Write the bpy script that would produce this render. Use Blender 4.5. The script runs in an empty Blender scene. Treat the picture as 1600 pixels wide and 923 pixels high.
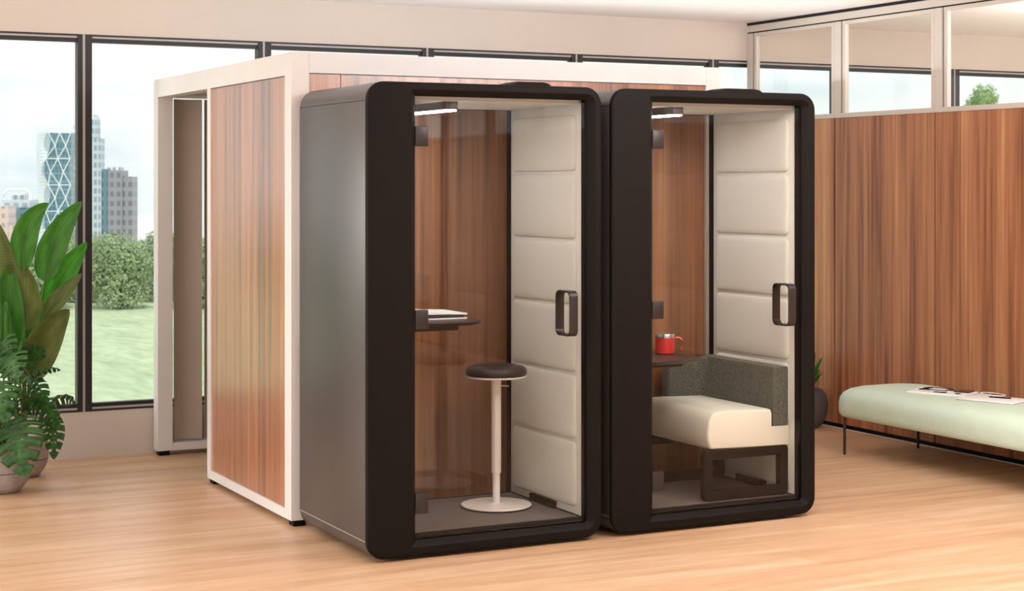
import bpy, bmesh, math, random
from mathutils import Vector, Matrix
random.seed(7)
S = bpy.context.scene
COL = S.collection
PI = math.pi

# ------------------------------------------------------------------ camera
FPX, HY, HCAM = 2650.0, 288.0, 1.77
YAW = math.atan(1352.0 / FPX)
CAM = Vector((-2.985, -7.327, HCAM))
cd = bpy.data.cameras.new('camera'); cam = bpy.data.objects.new('camera', cd); COL.objects.link(cam)
cam.location = CAM; cam.rotation_euler = (PI / 2, 0, -YAW)
cd.sensor_width = 36.0; cd.sensor_fit = 'HORIZONTAL'; cd.lens = FPX * 36.0 / 1600.0
cd.shift_y = -(461.5 - HY) / 1600.0
cd.clip_end = 3000
cd.dof.use_dof = True; cd.dof.focus_distance = 9.0; cd.dof.aperture_fstop = 8.0
S.camera = cam
FWD = Vector((math.sin(YAW), math.cos(YAW), 0)); RGT = Vector((math.cos(YAW), -math.sin(YAW), 0))

def at(px, py, Y):
    """world point seen at photo pixel (px,py) on the vertical plane y = Y"""
    r = FWD * FPX + RGT * (px - 800) + Vector((0, 0, HY - py))
    return CAM + r * ((Y - CAM.y) / r.y)

def far(px, D, z):
    """world point in the direction of pixel column px at depth D"""
    p = CAM + (FWD + RGT * ((px - 800) / FPX)) * D
    return Vector((p.x, p.y, z))

def lin(h):
    h = h.lstrip('#'); out = []
    for i in (0, 2, 4):
        c = int(h[i:i+2], 16) / 255.0
        out.append(c / 12.92 if c <= 0.04045 else ((c + 0.055) / 1.055) ** 2.4)
    return (out[0], out[1], out[2], 1.0)

# ------------------------------------------------------------------ world: bright overcast sky
w = bpy.data.worlds.new('world'); S.world = w; w.use_nodes = True
nt = w.node_tree; nt.nodes.clear()
wo = nt.nodes.new('ShaderNodeOutputWorld'); bg = nt.nodes.new('ShaderNodeBackground')
tc = nt.nodes.new('ShaderNodeTexCoord'); mp = nt.nodes.new('ShaderNodeMapping'); mp.inputs['Scale'].default_value = (5, 5, 16)
n1 = nt.nodes.new('ShaderNodeTexNoise'); n1.inputs['Scale'].default_value = 1.3; n1.inputs['Detail'].default_value = 6
rp = nt.nodes.new('ShaderNodeValToRGB')
e = rp.color_ramp.elements
e[0].position = 0.30; e[0].color = lin('#e0ebf0'); e[1].position = 0.50; e[1].color = lin('#ffffff')
m = e.new(0.40); m.color = lin('#f2f7fa')
nt.links.new(tc.outputs['Generated'], mp.inputs['Vector']); nt.links.new(mp.outputs['Vector'], n1.inputs['Vector'])
nt.links.new(n1.outputs['Fac'], rp.inputs['Fac']); nt.links.new(rp.outputs['Color'], bg.inputs['Color'])
bg.inputs['Strength'].default_value = 1.12
nt.links.new(bg.outputs['Background'], wo.inputs['Surface'])

# ------------------------------------------------------------------ daylight, added fill lights and exposure
def area(name, loc, target, sx, sy, power, color):
    l = bpy.data.lights.new(name, 'AREA'); l.shape = 'RECTANGLE'; l.size = sx; l.size_y = sy
    l.energy = power; l.color = color[:3]
    o = bpy.data.objects.new(name, l); COL.objects.link(o); o.location = loc
    d = Vector(target) - Vector(loc); o.rotation_euler = d.to_track_quat('-Z', 'Y').to_euler()
    return o
# skylight entering through the left-hand windows, the windows behind the viewer and the window wall
area('daylight_left', (-7.2, -1.5, 1.65), (0, -1.0, 1.2), 7.5, 2.4, 130, (0.98, 0.99, 1.0))
area('daylight_rear', (3.0, -9.6, 1.6), (3.0, 1.0, 1.6), 10.0, 2.2, 60, (0.96, 0.98, 1.0))
area('daylight_back', (-9.5, 6.4, 3.2), (-1.0, -0.8, 0), 5.0, 2.4, 750, (1.0, 0.98, 0.96))
area('ceiling_fill', (-1.4, -2.2, 2.30), (-1.4, -2.19, 3.0), 12.0, 1.6, 310, (0.93, 0.95, 1.0))  # added fill light without a fixture, lifts the ceiling brightness
area('ceiling_fill_by_window', (0.2, 2.3, 2.52), (0.2, 2.31, 3.0), 9.0, 1.6, 48, (0.93, 0.95, 1.0))  # added fill above the cabin roof, brightens ceiling and header; no lamp there
area('ceiling_fill_next_room', (8.0, -0.5, 2.30), (8.0, -0.49, 3.0), 5.0, 4.0, 380, (0.98, 0.96, 1.0))  # added fill for the ceiling seen through the clerestory, no lamp modelled
area('partition_fill', (2.4, -2.4, 2.9), (4.79, 0.6, 1.2), 3.0, 0.6, 110, (1.0, 0.97, 0.95))  # added out-of-view fill that brightens the walnut partition, no real fixture
sl = bpy.data.lights.new('sun', 'SUN'); sl.energy = 2.8; sl.angle = 0.02; sl.color = (1.0, 0.96, 0.88)
so = bpy.data.objects.new('sun', sl); COL.objects.link(so); so.rotation_euler = (math.radians(38), 0, math.radians(-12))
S.view_settings.view_transform = 'Standard'; S.view_settings.look = 'None'
S.view_settings.exposure = 0.0; S.view_settings.gamma = 1.0
S.view_settings.use_curve_mapping = False

# ------------------------------------------------------------------ materials
def new_mat(name):
    mt = bpy.data.materials.new(name); mt.use_nodes = True
    return mt, mt.node_tree, mt.node_tree.nodes['Principled BSDF']

def N(nt, kind, **kw):
    n = nt.nodes.new(kind)
    for k, v in kw.items():
        if k in n.inputs: n.inputs[k].default_value = v
        else: setattr(n, k, v)
    return n

def plain(name, hexc, rough=0.5, metal=0.0, spec=0.5, var=0.0, vscale=6.0, bump=0.0, bscale=200.0, coat=0.0, sheen=0.0, trans=0.0):
    mt, nt, p = new_mat(name)
    c = lin(hexc)
    p.inputs['Base Color'].default_value = c; p.inputs['Roughness'].default_value = rough
    p.inputs['Metallic'].default_value = metal; p.inputs['Specular IOR Level'].default_value = spec
    p.inputs['Coat Weight'].default_value = coat; p.inputs['Sheen Weight'].default_value = sheen
    tcn = N(nt, 'ShaderNodeTexCoord')
    nz = N(nt, 'ShaderNodeTexNoise', Scale=vscale, Detail=4.0)
    nt.links.new(tcn.outputs['Object'], nz.inputs['Vector'])
    v = max(var, 0.02)
    r = N(nt, 'ShaderNodeValToRGB')
    r.color_ramp.elements[0].position = 0.3; r.color_ramp.elements[1].position = 0.7
    r.color_ramp.elements[0].color = (c[0]*(1-v), c[1]*(1-v), c[2]*(1-v), 1)
    r.color_ramp.elements[1].color = (min(1, c[0]*(1+v)), min(1, c[1]*(1+v)), min(1, c[2]*(1+v)), 1)
    nt.links.new(nz.outputs['Fac'], r.inputs['Fac']); nt.links.new(r.outputs['Color'], p.inputs['Base Color'])
    if bump > 0:
        nb = N(nt, 'ShaderNodeTexNoise', Scale=bscale, Detail=3.0)
        nt.links.new(tcn.outputs['Object'], nb.inputs['Vector'])
        b = N(nt, 'ShaderNodeBump', Strength=bump, Distance=0.004)
        nt.links.new(nb.outputs['Fac'], b.inputs['Height']); nt.links.new(b.outputs['Normal'], p.inputs['Normal'])
    return mt

def wood(name, cols, rough=0.38, scale=1.0, seed=0.0, spec=0.5, coat=0.0):
    """vertical-grain veneer; cols dark->light"""
    mt, nt, p = new_mat(name)
    L = nt.links
    tcn = N(nt, 'ShaderNodeTexCoord'); sx = N(nt, 'ShaderNodeSeparateXYZ'); L.new(tcn.outputs['Object'], sx.inputs[0])
    h = N(nt, 'ShaderNodeMath', operation='ADD'); L.new(sx.outputs['X'], h.inputs[0]); L.new(sx.outputs['Y'], h.inputs[1])
    def vec(kh, kz, off):
        a = N(nt, 'ShaderNodeMath', operation='MULTIPLY'); a.inputs[1].default_value = kh*scale; L.new(h.outputs[0], a.inputs[0])
        b = N(nt, 'ShaderNodeMath', operation='MULTIPLY'); b.inputs[1].default_value = kz*scale; L.new(sx.outputs['Z'], b.inputs[0])
        c = N(nt, 'ShaderNodeCombineXYZ'); L.new(a.outputs[0], c.inputs[0]); L.new(b.outputs[0], c.inputs[1]); c.inputs[2].default_value = off+seed
        return c
    # leaf-wide bands, stripes, fine pores
    v1 = vec(3.6, 0.08, 1.0); v2 = vec(17, 0.35, 5.0); v3 = vec(120, 2.2, 9.0); v4 = vec(45, 0.8, 13.0)
    outs = []
    for v, dt, ds in ((v1, 1.0, 0.0), (v2, 3.0, 0.6), (v3, 2.0, 0.0), (v4, 2.0, 0.3)):
        n = N(nt, 'ShaderNodeTexNoise', Scale=1.0, Detail=dt); n.inputs['Distortion'].default_value = ds
        L.new(v.outputs[0], n.inputs['Vector']); outs.append(n)
    def mad(a, k, b):
        mm = N(nt, 'ShaderNodeMath', operation='MULTIPLY_ADD'); L.new(a, mm.inputs[0]); mm.inputs[1].default_value = k
        if b is None: mm.inputs[2].default_value = 0
        else: L.new(b, mm.inputs[2])
        return mm.outputs[0]
    t = mad(outs[0].outputs['Fac'], 0.42, None); t = mad(outs[1].outputs['Fac'], 0.46, t)
    t = mad(outs[3].outputs['Fac'], 0.24, t); t = mad(outs[2].outputs['Fac'], 0.20, t)
    mr = N(nt, 'ShaderNodeMapRange'); mr.inputs['From Min'].default_value = 0.50; mr.inputs['From Max'].default_value = 0.82
    L.new(t, mr.inputs['Value'])
    r = N(nt, 'ShaderNodeValToRGB'); el = r.color_ramp.elements
    el[0].position = 0.0; el[0].color = lin(cols[0]); el[1].position = 1.0; el[1].color = lin(cols[-1])
    for i, cc in enumerate(cols[1:-1]):
        x = el.new((i+1)/(len(cols)-1)); x.color = lin(cc)
    L.new(mr.outputs[0], r.inputs['Fac']); L.new(r.outputs['Color'], p.inputs['Base Color'])
    b = N(nt, 'ShaderNodeBump', Strength=0.08, Distance=0.002); L.new(outs[2].outputs['Fac'], b.inputs['Height']); L.new(b.outputs['Normal'], p.inputs['Normal'])
    p.inputs['Roughness'].default_value = rough; p.inputs['Specular IOR Level'].default_value = spec
    p.inputs['Coat Weight'].default_value = coat; p.inputs['Coat Roughness'].default_value = 0.28; p.inputs['Coat IOR'].default_value = 1.6
    return mt

def floor_mat():
    mt, nt, p = new_mat('oak_floor'); L = nt.links
    tcn = N(nt, 'ShaderNodeTexCoord'); sx = N(nt, 'ShaderNodeSeparateXYZ'); L.new(tcn.outputs['Object'], sx.inputs[0])
    br = N(nt, 'ShaderNodeTexBrick'); br.offset = 0.37; br.inputs['Scale'].default_value = 1.0
    br.inputs['Brick Width'].default_value = 1.9; br.inputs['Row Height'].default_value = 0.19; br.inputs['Mortar Size'].default_value = 0.0012
    br.inputs['Color1'].default_value = (0.35, 0.35, 0.35, 1); br.inputs['Color2'].default_value = (0.65, 0.65, 0.65, 1); br.inputs['Mortar'].default_value = (0.18, 0.18, 0.18, 1)
    br.inputs['Mortar Smooth'].default_value = 0.3
    L.new(tcn.outputs['Object'], br.inputs['Vector'])
    mpn = N(nt, 'ShaderNodeMapping'); mpn.inputs['Scale'].default_value = (0.7, 9, 1); L.new(tcn.outputs['Object'], mpn.inputs['Vector'])
    n1 = N(nt, 'ShaderNodeTexNoise', Scale=1.0, Detail=5.0); n1.inputs['Distortion'].default_value = 0.8; L.new(mpn.outputs[0], n1.inputs['Vector'])
    mp2 = N(nt, 'ShaderNodeMapping'); mp2.inputs['Scale'].default_value = (3.5, 70, 1); L.new(tcn.outputs['Object'], mp2.inputs['Vector'])
    n2 = N(nt, 'ShaderNodeTexNoise', Scale=1.0, Detail=3.0); L.new(mp2.outputs[0], n2.inputs['Vector'])
    a = N(nt, 'ShaderNodeMath', operation='MULTIPLY_ADD'); a.inputs[1].default_value = 0.34; a.inputs[2].default_value = 0.0
    sb = N(nt, 'ShaderNodeSeparateColor'); L.new(br.outputs['Color'], sb.inputs[0]); L.new(sb.outputs[0], a.inputs[0])
    b = N(nt, 'ShaderNodeMath', operation='MULTIPLY_ADD'); b.inputs[1].default_value = 0.62; L.new(n1.outputs['Fac'], b.inputs[0]); L.new(a.outputs[0], b.inputs[2])
    c = N(nt, 'ShaderNodeMath', operation='MULTIPLY_ADD'); c.inputs[1].default_value = 0.28; L.new(n2.outputs['Fac'], c.inputs[0]); L.new(b.outputs[0], c.inputs[2])
    r = N(nt, 'ShaderNodeValToRGB'); el = r.color_ramp.elements
    el[0].position = 0.38; el[0].color = lin('#b08660'); el[1].position = 0.84; el[1].color = lin('#e2c3a3')
    x = el.new(0.6); x.color = lin('#cea680')
    L.new(c.outputs[0], r.inputs['Fac']); L.new(r.outputs['Color'], p.inputs['Base Color'])
    p.inputs['Roughness'].default_value = 0.38; p.inputs['Specular IOR Level'].default_value = 1.0
    bm_ = N(nt, 'ShaderNodeBump', Strength=0.10, Distance=0.002); L.new(n2.outputs['Fac'], bm_.inputs['Height']); L.new(bm_.outputs['Normal'], p.inputs['Normal'])
    return mt

def glass_mat(name, tint='#ffffff', base=0.04, gain=0.9, rough=0.0):
    mt = bpy.data.materials.new(name); mt.use_nodes = True; nt = mt.node_tree; nt.nodes.clear(); L = nt.links
    o = N(nt, 'ShaderNodeOutputMaterial'); mx = N(nt, 'ShaderNodeMixShader'); t = N(nt, 'ShaderNodeBsdfTransparent'); g = N(nt, 'ShaderNodeBsdfGlossy')
    t.inputs['Color'].default_value = lin(tint); g.inputs['Roughness'].default_value = rough
    lw = N(nt, 'ShaderNodeLayerWeight'); lw.inputs['Blend'].default_value = 0.5
    pw = N(nt, 'ShaderNodeMath', operation='POWER'); pw.inputs[1].default_value = 4.0; L.new(lw.outputs['Facing'], pw.inputs[0])
    ma = N(nt, 'ShaderNodeMath', operation='MULTIPLY_ADD'); ma.inputs[1].default_value = gain; ma.inputs[2].default_value = base; L.new(pw.outputs[0], ma.inputs[0])
    L.new(ma.outputs[0], mx.inputs['Fac']); L.new(t.outputs[0], mx.inputs[1]); L.new(g.outputs[0], mx.inputs[2]); L.new(mx.outputs[0], o.inputs['Surface'])
    return mt

def emit(name, hexc, strength):
    mt, nt, p = new_mat(name)
    p.inputs['Base Color'].default_value = lin(hexc); p.inputs['Emission Color'].default_value = lin(hexc); p.inputs['Emission Strength'].default_value = strength
    return mt

def fabric(name, hexc, var=0.12, scale=420.0, bump=0.35, rough=0.9):
    mt, nt, p = new_mat(name); L = nt.links; c = lin(hexc)
    tcn = N(nt, 'ShaderNodeTexCoord')
    n1 = N(nt, 'ShaderNodeTexNoise', Scale=scale, Detail=2.0); L.new(tcn.outputs['Object'], n1.inputs['Vector'])
    r = N(nt, 'ShaderNodeValToRGB'); r.color_ramp.elements[0].position = 0.35; r.color_ramp.elements[1].position = 0.65
    r.color_ramp.elements[0].color = tuple(x*(1-var) for x in c[:3]) + (1,); r.color_ramp.elements[1].color = tuple(min(1, x*(1+var)) for x in c[:3]) + (1,)
    L.new(n1.outputs['Fac'], r.inputs['Fac']); L.new(r.outputs['Color'], p.inputs['Base Color'])
    b = N(nt, 'ShaderNodeBump', Strength=bump, Distance=0.002); L.new(n1.outputs['Fac'], b.inputs['Height']); L.new(b.outputs['Normal'], p.inputs['Normal'])
    p.inputs['Roughness'].default_value = rough; p.inputs['Sheen Weight'].default_value = 0.15; p.inputs['Specular IOR Level'].default_value = 0.25
    return mt

def ribbed(name, hexc):
    mt, nt, p = new_mat(name); L = nt.links; c = lin(hexc)
    tcn = N(nt, 'ShaderNodeTexCoord'); wv = N(nt, 'ShaderNodeTexWave', Scale=30.0, Distortion=0.3); wv.bands_direction = 'Y'
    L.new(tcn.outputs['Object'], wv.inputs['Vector'])
    r = N(nt, 'ShaderNodeValToRGB'); r.color_ramp.elements[0].color = tuple(x*0.88 for x in c[:3]) + (1,); r.color_ramp.elements[1].color = tuple(min(1, x*1.04) for x in c[:3]) + (1,)
    r.color_ramp.elements[1].position = 0.5
    L.new(wv.outputs['Fac'], r.inputs['Fac']); L.new(r.outputs['Color'], p.inputs['Base Color'])
    b = N(nt, 'ShaderNodeBump', Strength=0.5, Distance=0.004); L.new(wv.outputs['Fac'], b.inputs['Height']); L.new(b.outputs['Normal'], p.inputs['Normal'])
    p.inputs['Roughness'].default_value = 0.85; p.inputs['Specular IOR Level'].default_value = 0.2
    return mt

def leaf_mat(name, hexa, hexb, rough=0.4, veins=60.0):
    mt, nt, p = new_mat(name); L = nt.links
    uv = N(nt, 'ShaderNodeTexCoord'); wv = N(nt, 'ShaderNodeTexWave', Scale=veins/6.0, Distortion=0.6); wv.bands_direction = 'X'
    L.new(uv.outputs['UV'], wv.inputs['Vector'])
    nz = N(nt, 'ShaderNodeTexNoise', Scale=3.0, Detail=2.0); L.new(uv.outputs['UV'], nz.inputs['Vector'])
    mx = N(nt, 'ShaderNodeMath', operation='MULTIPLY_ADD'); mx.inputs[1].default_value = 0.12; L.new(wv.outputs['Fac'], mx.inputs[0]); L.new(nz.outputs['Fac'], mx.inputs[2])
    r = N(nt, 'ShaderNodeValToRGB'); r.color_ramp.elements[0].position = 0.35; r.color_ramp.elements[1].position = 0.85
    r.color_ramp.elements[0].color = lin(hexa); r.color_ramp.elements[1].color = lin(hexb)
    L.new(mx.outputs[0], r.inputs['Fac']); L.new(r.outputs['Color'], p.inputs['Base Color'])
    p.inputs['Roughness'].default_value = rough
    # thin leaf: some light passes through
    tr = N(nt, 'ShaderNodeBsdfTranslucent'); L.new(r.outputs['Color'], tr.inputs['Color'])
    ms = N(nt, 'ShaderNodeMixShader'); ms.inputs['Fac'].default_value = 0.3
    out = [n for n in nt.nodes if n.type == 'OUTPUT_MATERIAL'][0]
    L.new(p.outputs[0], ms.inputs[1]); L.new(tr.outputs[0], ms.inputs[2]); L.new(ms.outputs[0], out.inputs['Surface'])
    b = N(nt, 'ShaderNodeBump', Strength=0.08, Distance=0.002); L.new(wv.outputs['Fac'], b.inputs['Height']); L.new(b.outputs['Normal'], p.inputs['Normal'])
    return mt

M = {}
M['floor'] = floor_mat()
M['wall'] = plain('wall_paint', '#cec2b6', 0.75, var=0.02, vscale=1.5)
M['ceiling'] = plain('ceiling_paint', '#f1ebe8', 0.8, var=0.01)
WOODC = ['#5c341e', '#8d573a', '#ab714c', '#bb815b', '#d49d6c']
M['wood'] = wood('walnut_veneer', ['#522b15', '#834c2b', '#a0633e', '#b1724a', '#c98f58'], 0.30, 0.8, spec=0.6, coat=1.0)
M['wood2'] = wood('walnut_veneer_wall', WOODC, 0.36, 0.72, 21.0)
M['white_frame'] = plain('white_lacquer', '#dedad6', 0.45, var=0.01)
M['beige_frame'] = plain('beige_aluminium', '#d2c8be', 0.45, var=0.01)
M['dark_gap'] = plain('black_seal', '#120d0b', 0.7)
M['win_dark'] = plain('dark_bronze_window_profile', '#1e1918', 0.45, 0.1)
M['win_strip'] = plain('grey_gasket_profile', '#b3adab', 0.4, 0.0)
M['glass'] = glass_mat('window_glass', '#fbfdfc', 0.02, 0.6)
M['door_glass'] = glass_mat('door_glass', '#fbfbf9', 0.015, 0.5)
M['back_glass'] = glass_mat('back_glass', '#faf9f6', 0.05, 1.0)
M['bezel'] = plain('dark_brown_powder_coat', '#15100d', 0.6, 0.0, var=0.03, spec=0.12, bump=0.04, bscale=900)
M['shell'] = plain('brown_grey_shell', '#56504e', 0.38, 0.55, spec=1.0, var=0.02)
M['black'] = plain('matt_black', '#060505', 0.6, spec=0.2)
M['cream'] = fabric('cream_wool_felt', '#d6d3ca', 0.08)
M['cream_in'] = plain('cream_lining', '#d9cfbb', 0.9, bump=0.1, bscale=500)
M['carpet'] = fabric('brown_grey_carpet', '#5d514b', 0.35, 260.0, 0.8, 0.95)
M['handle'] = plain('dark_bronze_metal', '#2d2421', 0.42, 0.2)
M['lamp_body'] = plain('grey_brown_aluminium', '#5a4f4b', 0.4, 0.4)
M['led'] = emit('led_diffuser', '#f6f7ff', 38.0)
M['leather'] = plain('dark_brown_leather', '#2e2522', 0.42, bump=0.15, bscale=300)
M['stool_white'] = plain('off_white_powder_coat', '#ece2dc', 0.4)
M['table'] = plain('dark_brown_laminate', '#3a2f2c', 0.35)
M['paper'] = plain('white_paper', '#f2f2f0', 0.6)
M['seat'] = fabric('cream_bench_cloth', '#dbd5c6', 0.04)
M['grey_fab'] = fabric('grey_green_melange', '#54544a', 0.5, 170.0, 0.6)
M['red'] = plain('red_enamel', '#c8302f', 0.3, coat=0.4)
M['steel'] = plain('polished_steel', '#d8d2cc', 0.22, 0.9)
M['mint'] = ribbed('mint_ribbed_cloth', '#d3e7d2')
M['leg_metal'] = plain('dark_brown_leg_metal', '#3a302c', 0.4, 0.3)
M['pot'] = plain('grey_concrete', '#a69c96', 0.85, var=0.16, vscale=22.0, bump=0.25, bscale=90)
M['groove'] = plain('dark_groove', '#4a4442', 0.9)
M['pebble'] = plain('pale_gravel', '#b9aca4', 0.9, var=0.35, vscale=60, bump=0.8, bscale=90)
M['soil'] = plain('dark_soil', '#3a2c24', 0.95, var=0.3, vscale=60, bump=0.8, bscale=90)
M['pot_dark'] = plain('dark_grey_pot', '#4b4542', 0.6, var=0.08)
M['big_leaf'] = leaf_mat('green_broad_leaf', '#458230', '#7ab955', 0.36, 90)
M['olive_leaf'] = leaf_mat('olive_leaf', '#66743a', '#98a55e', 0.42, 90)
M['bright_leaf'] = leaf_mat('bright_green_leaf', '#438e28', '#78cc4c', 0.36, 90)
M['monstera'] = leaf_mat('monstera_leaf', '#22501f', '#549046', 0.3, 30)
M['stem'] = plain('green_stem', '#4b6a2c', 0.5)
M['lawn'] = None

# ------------------------------------------------------------------ mesh helpers
def link(name, me, mat, parent=None):
    o = bpy.data.objects.new(name, me); COL.objects.link(o)
    if mat is not None and not me.materials:
        for mm in (mat if isinstance(mat, (list, tuple)) else [mat]): me.materials.append(mm)
    if parent is not None: o.parent = parent
    return o

def finish(name, bm, mat, parent=None, smooth=False, angle=35):
    bmesh.ops.recalc_face_normals(bm, faces=bm.faces)
    me = bpy.data.meshes.new(name); bm.to_mesh(me); bm.free()
    o = link(name, me, mat, parent)
    if smooth:
        me.shade_smooth()
        try: me.set_sharp_from_angle(angle=math.radians(angle))
        except Exception: pass
    return o

def add_box(bm, x0, x1, y0, y1, z0, z1, bevel=0.0, seg=2, mi=0):
    vs = [bm.verts.new((x, y, z)) for x in (x0, x1) for y in (y0, y1) for z in (z0, z1)]
    f = []
    for idx in ((0,1,3,2), (4,6,7,5), (0,4,5,1), (2,3,7,6), (0,2,6,4), (1,5,7,3)):
        ff = bm.faces.new([vs[i] for i in idx]); ff.material_index = mi; f.append(ff)
    if bevel > 0:
        ed = set()
        for ff in f: ed.update(ff.edges)
        bmesh.ops.bevel(bm, geom=list(ed), offset=bevel, segments=seg, affect='EDGES', profile=0.5)

def box(name, x0, x1, y0, y1, z0, z1, mat, parent=None, bevel=0.0, seg=2):
    bm = bmesh.new(); add_box(bm, x0, x1, y0, y1, z0, z1, bevel, seg)
    return finish(name, bm, mat, parent, smooth=bevel > 0)

def rrect(a0, a1, b0, b1, r, n=8):
    """rounded rectangle points (a,b); r = single radius or 4 (bl, br, tr, tl)"""
    rs = r if isinstance(r, (list, tuple)) else (r,)*4
    out = []
    for (ca, cb, s, rr) in ((a0+rs[0], b0+rs[0], PI, rs[0]), (a1-rs[1], b0+rs[1], 1.5*PI, rs[1]), (a1-rs[2], b1-rs[2], 0, rs[2]), (a0+rs[3], b1-rs[3], PI/2, rs[3])):
        for i in range(n+1):
            t = s + (PI/2)*i/n
            out.append((ca + rr*math.cos(t), cb + rr*math.sin(t)))
    return out

def loft(bm, loops, close=False, caps=False):
    vl = [[bm.verts.new(p) for p in lp] for lp in loops]
    n = len(vl[0]); seq = list(range(len(vl)-1))
    for i in seq:
        for j in range(n):
            k = (j+1) % n
            bm.faces.new((vl[i][j], vl[i][k], vl[i+1][k], vl[i+1][j]))
    if close:
        for j in range(n):
            k = (j+1) % n
            bm.faces.new((vl[-1][j], vl[-1][k], vl[0][k], vl[0][j]))
    if caps:
        bm.faces.new(vl[0][::-1]); bm.faces.new(vl[-1])
    return vl

def lathe(name, prof, mat, parent=None, c=(0,0,0), seg=48, caps=True):
    bm = bmesh.new()
    loops = [[(c[0]+r*math.cos(2*PI*i/seg), c[1]+r*math.sin(2*PI*i/seg), c[2]+z) for i in range(seg)] for r, z in prof]
    loft(bm, loops, caps=caps)
    return finish(name, bm, mat, parent, smooth=True, angle=40)

def tube_bm(bm, pts, r, seg=10, taper=None):
    pts = [Vector(p) for p in pts]; loops = []
    up = Vector((0, 0, 1))
    for i, p in enumerate(pts):
        t = (pts[min(i+1, len(pts)-1)] - pts[max(i-1, 0)]).normalized()
        a = t.cross(up)
        if a.length < 1e-3: a = t.cross(Vector((1, 0, 0)))
        a.normalize(); b = t.cross(a)
        rr = r if taper is None else r + (taper-r)*i/(len(pts)-1)
        loops.append([p + (a*math.cos(2*PI*k/seg) + b*math.sin(2*PI*k/seg))*rr for k in range(seg)])
    loft(bm, loops, caps=True)

def tube(name, pts, r, mat, parent=None, seg=10, taper=None):
    bm = bmesh.new(); tube_bm(bm, pts, r, seg, taper)
    return finish(name, bm, mat, parent, smooth=True, angle=50)

def bez(a, b, c, n=12):
    a, b, c = Vector(a), Vector(b), Vector(c)
    return [a*(1-t)**2 + b*2*t*(1-t) + c*t*t for t in [i/n for i in range(n+1)]]

def thing(name, label, cat, loc=(0,0,0), rz=0.0, group=None):
    o = bpy.data.objects.new(name, None); COL.objects.link(o); o.empty_display_size = 0.1
    o.location = loc; o.rotation_euler = (0, 0, rz); o['label'] = label; o['category'] = cat
    if group: o['group'] = group
    return o
def tag(o, label, cat, group=None):
    o['label'] = label; o['category'] = cat
    if group: o['group'] = group
    return o
def struct(o, label=None, cat=None):
    o['kind'] = 'structure'
    if label: o['label'] = label
    if cat: o['category'] = cat
    return o

# ------------------------------------------------------------------ room shell
WY = 3.72            # inner face of the window wall
RX = 4.73            # face of the wood-panelled partition
CZ = 3.037           # ceiling
XL, XR, YF = -7.6, 11.0, -10.0
struct(box('floor', XL-0.2, XR, YF-0.2, WY+0.02, -0.12, 0.0, M['floor']), 'light oak plank floor with grain running along the booths', 'floor')
struct(box('ceiling', XL-0.2, XR, YF-0.2, WY+0.25, CZ, CZ+0.15, M['ceiling']), 'plain white ceiling above the booths', 'ceiling')
# window wall: sill wall and header band
bm = bmesh.new()
add_box(bm, XL-0.2, XR, WY, WY+0.2, -0.1, 0.298); add_box(bm, XL-0.2, XR, WY, WY+0.2, 2.742, CZ)
struct(finish('wall_back', bm, M['wall']), 'beige window wall with low sill band and deep header', 'wall')

def window(idx, x0, x1):
    g = bpy.data.objects.new('window_%d' % idx, None); COL.objects.link(g); g.location = (x0, WY, 0.3)
    struct(g, 'floor-length window pane number %d of the window wall' % idx, 'window')
    wd = x1-x0; H = 2.742-0.298; z0 = -0.002
    bm = bmesh.new()       # inner dark ring
    add_box(bm, 0, 0.044, -0.004, 0.07, z0, z0+H, 0.002); add_box(bm, wd-0.034, wd, -0.004, 0.07, z0, z0+H, 0.002)
    add_box(bm, 0.04, wd-0.03, 0.012, 0.066, z0+0.026, z0+0.050); add_box(bm, 0.04, wd-0.03, 0.012, 0.066, z0+H-0.050, z0+H-0.024)
    finish('frame', bm, M['win_dark'], g)
    bm = bmesh.new()       # thin outer dark line
    add_box(bm, 0.04, wd-0.03, -0.003, 0.07, z0, z0+0.013); add_box(bm, 0.04, wd-0.03, -0.003, 0.07, z0+H-0.012, z0+H)
    finish('outer_frame', bm, M['win_dark'], g)
    bm = bmesh.new()
    add_box(bm, 0.04, wd-0.03, 0.004, 0.06, z0+0.013, z0+0.026); add_box(bm, 0.04, wd-0.03, 0.004, 0.06, z0+H-0.024, z0+H-0.012)
    finish('gasket', bm, M['win_strip'], g)
    box('pane', 0.04, wd-0.03, 0.036, 0.044, z0+0.05, z0+H-0.05, M['glass'], g)
    return g
MUL0, MULD = -0.462, 1.2175
k0 = -6; idx = 1
for k in range(k0, 9):
    xa = MUL0 + k*MULD + 0.008; xb = MUL0 + (k+1)*MULD - 0.008
    window(idx, xa, xb); idx += 1
    bm = bmesh.new(); add_box(bm, xa-0.016, xa, -0.0 + WY, WY+0.06, 0.3, 2.74)
    struct(finish('trim_%d' % (idx-1), bm, M['win_strip']), 'slim pale strip between two dark window frames', 'trim')

# left wall and the wall behind the viewer: piers with large openings
bm = bmesh.new()
add_box(bm, XL-0.2, XL, YF, WY, -0.1, 0.3); add_box(bm, XL-0.2, XL, YF, WY, 2.74, CZ)
for y in (-9.9, -7.2, -4.5, -1.8, 0.9, 3.6): add_box(bm, XL-0.2, XL, y-0.08, y+0.08, 0.3, 2.74)
struct(finish('wall_left', bm, M['wall']), 'beige outer wall with wide openings', 'wall')
bm = bmesh.new()
add_box(bm, XL, XR, YF-0.2, YF, -0.1, 0.3); add_box(bm, XL, XR, YF-0.2, YF, 2.74, CZ)
for x in (-7.5, -4.5, -1.5, 1.5, 4.5, 7.5, 10.8): add_box(bm, x-0.1, x+0.1, YF-0.2, YF, 0.3, 2.74)
struct(finish('wall_front', bm, M['wall']), 'beige wall behind the viewer with wide openings', 'wall')
struct(box('wall_far', XR, XR+0.15, YF-0.2, WY+0.2, -0.1, CZ, M['wall']), 'plain beige end wall of the next room', 'wall')

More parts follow.
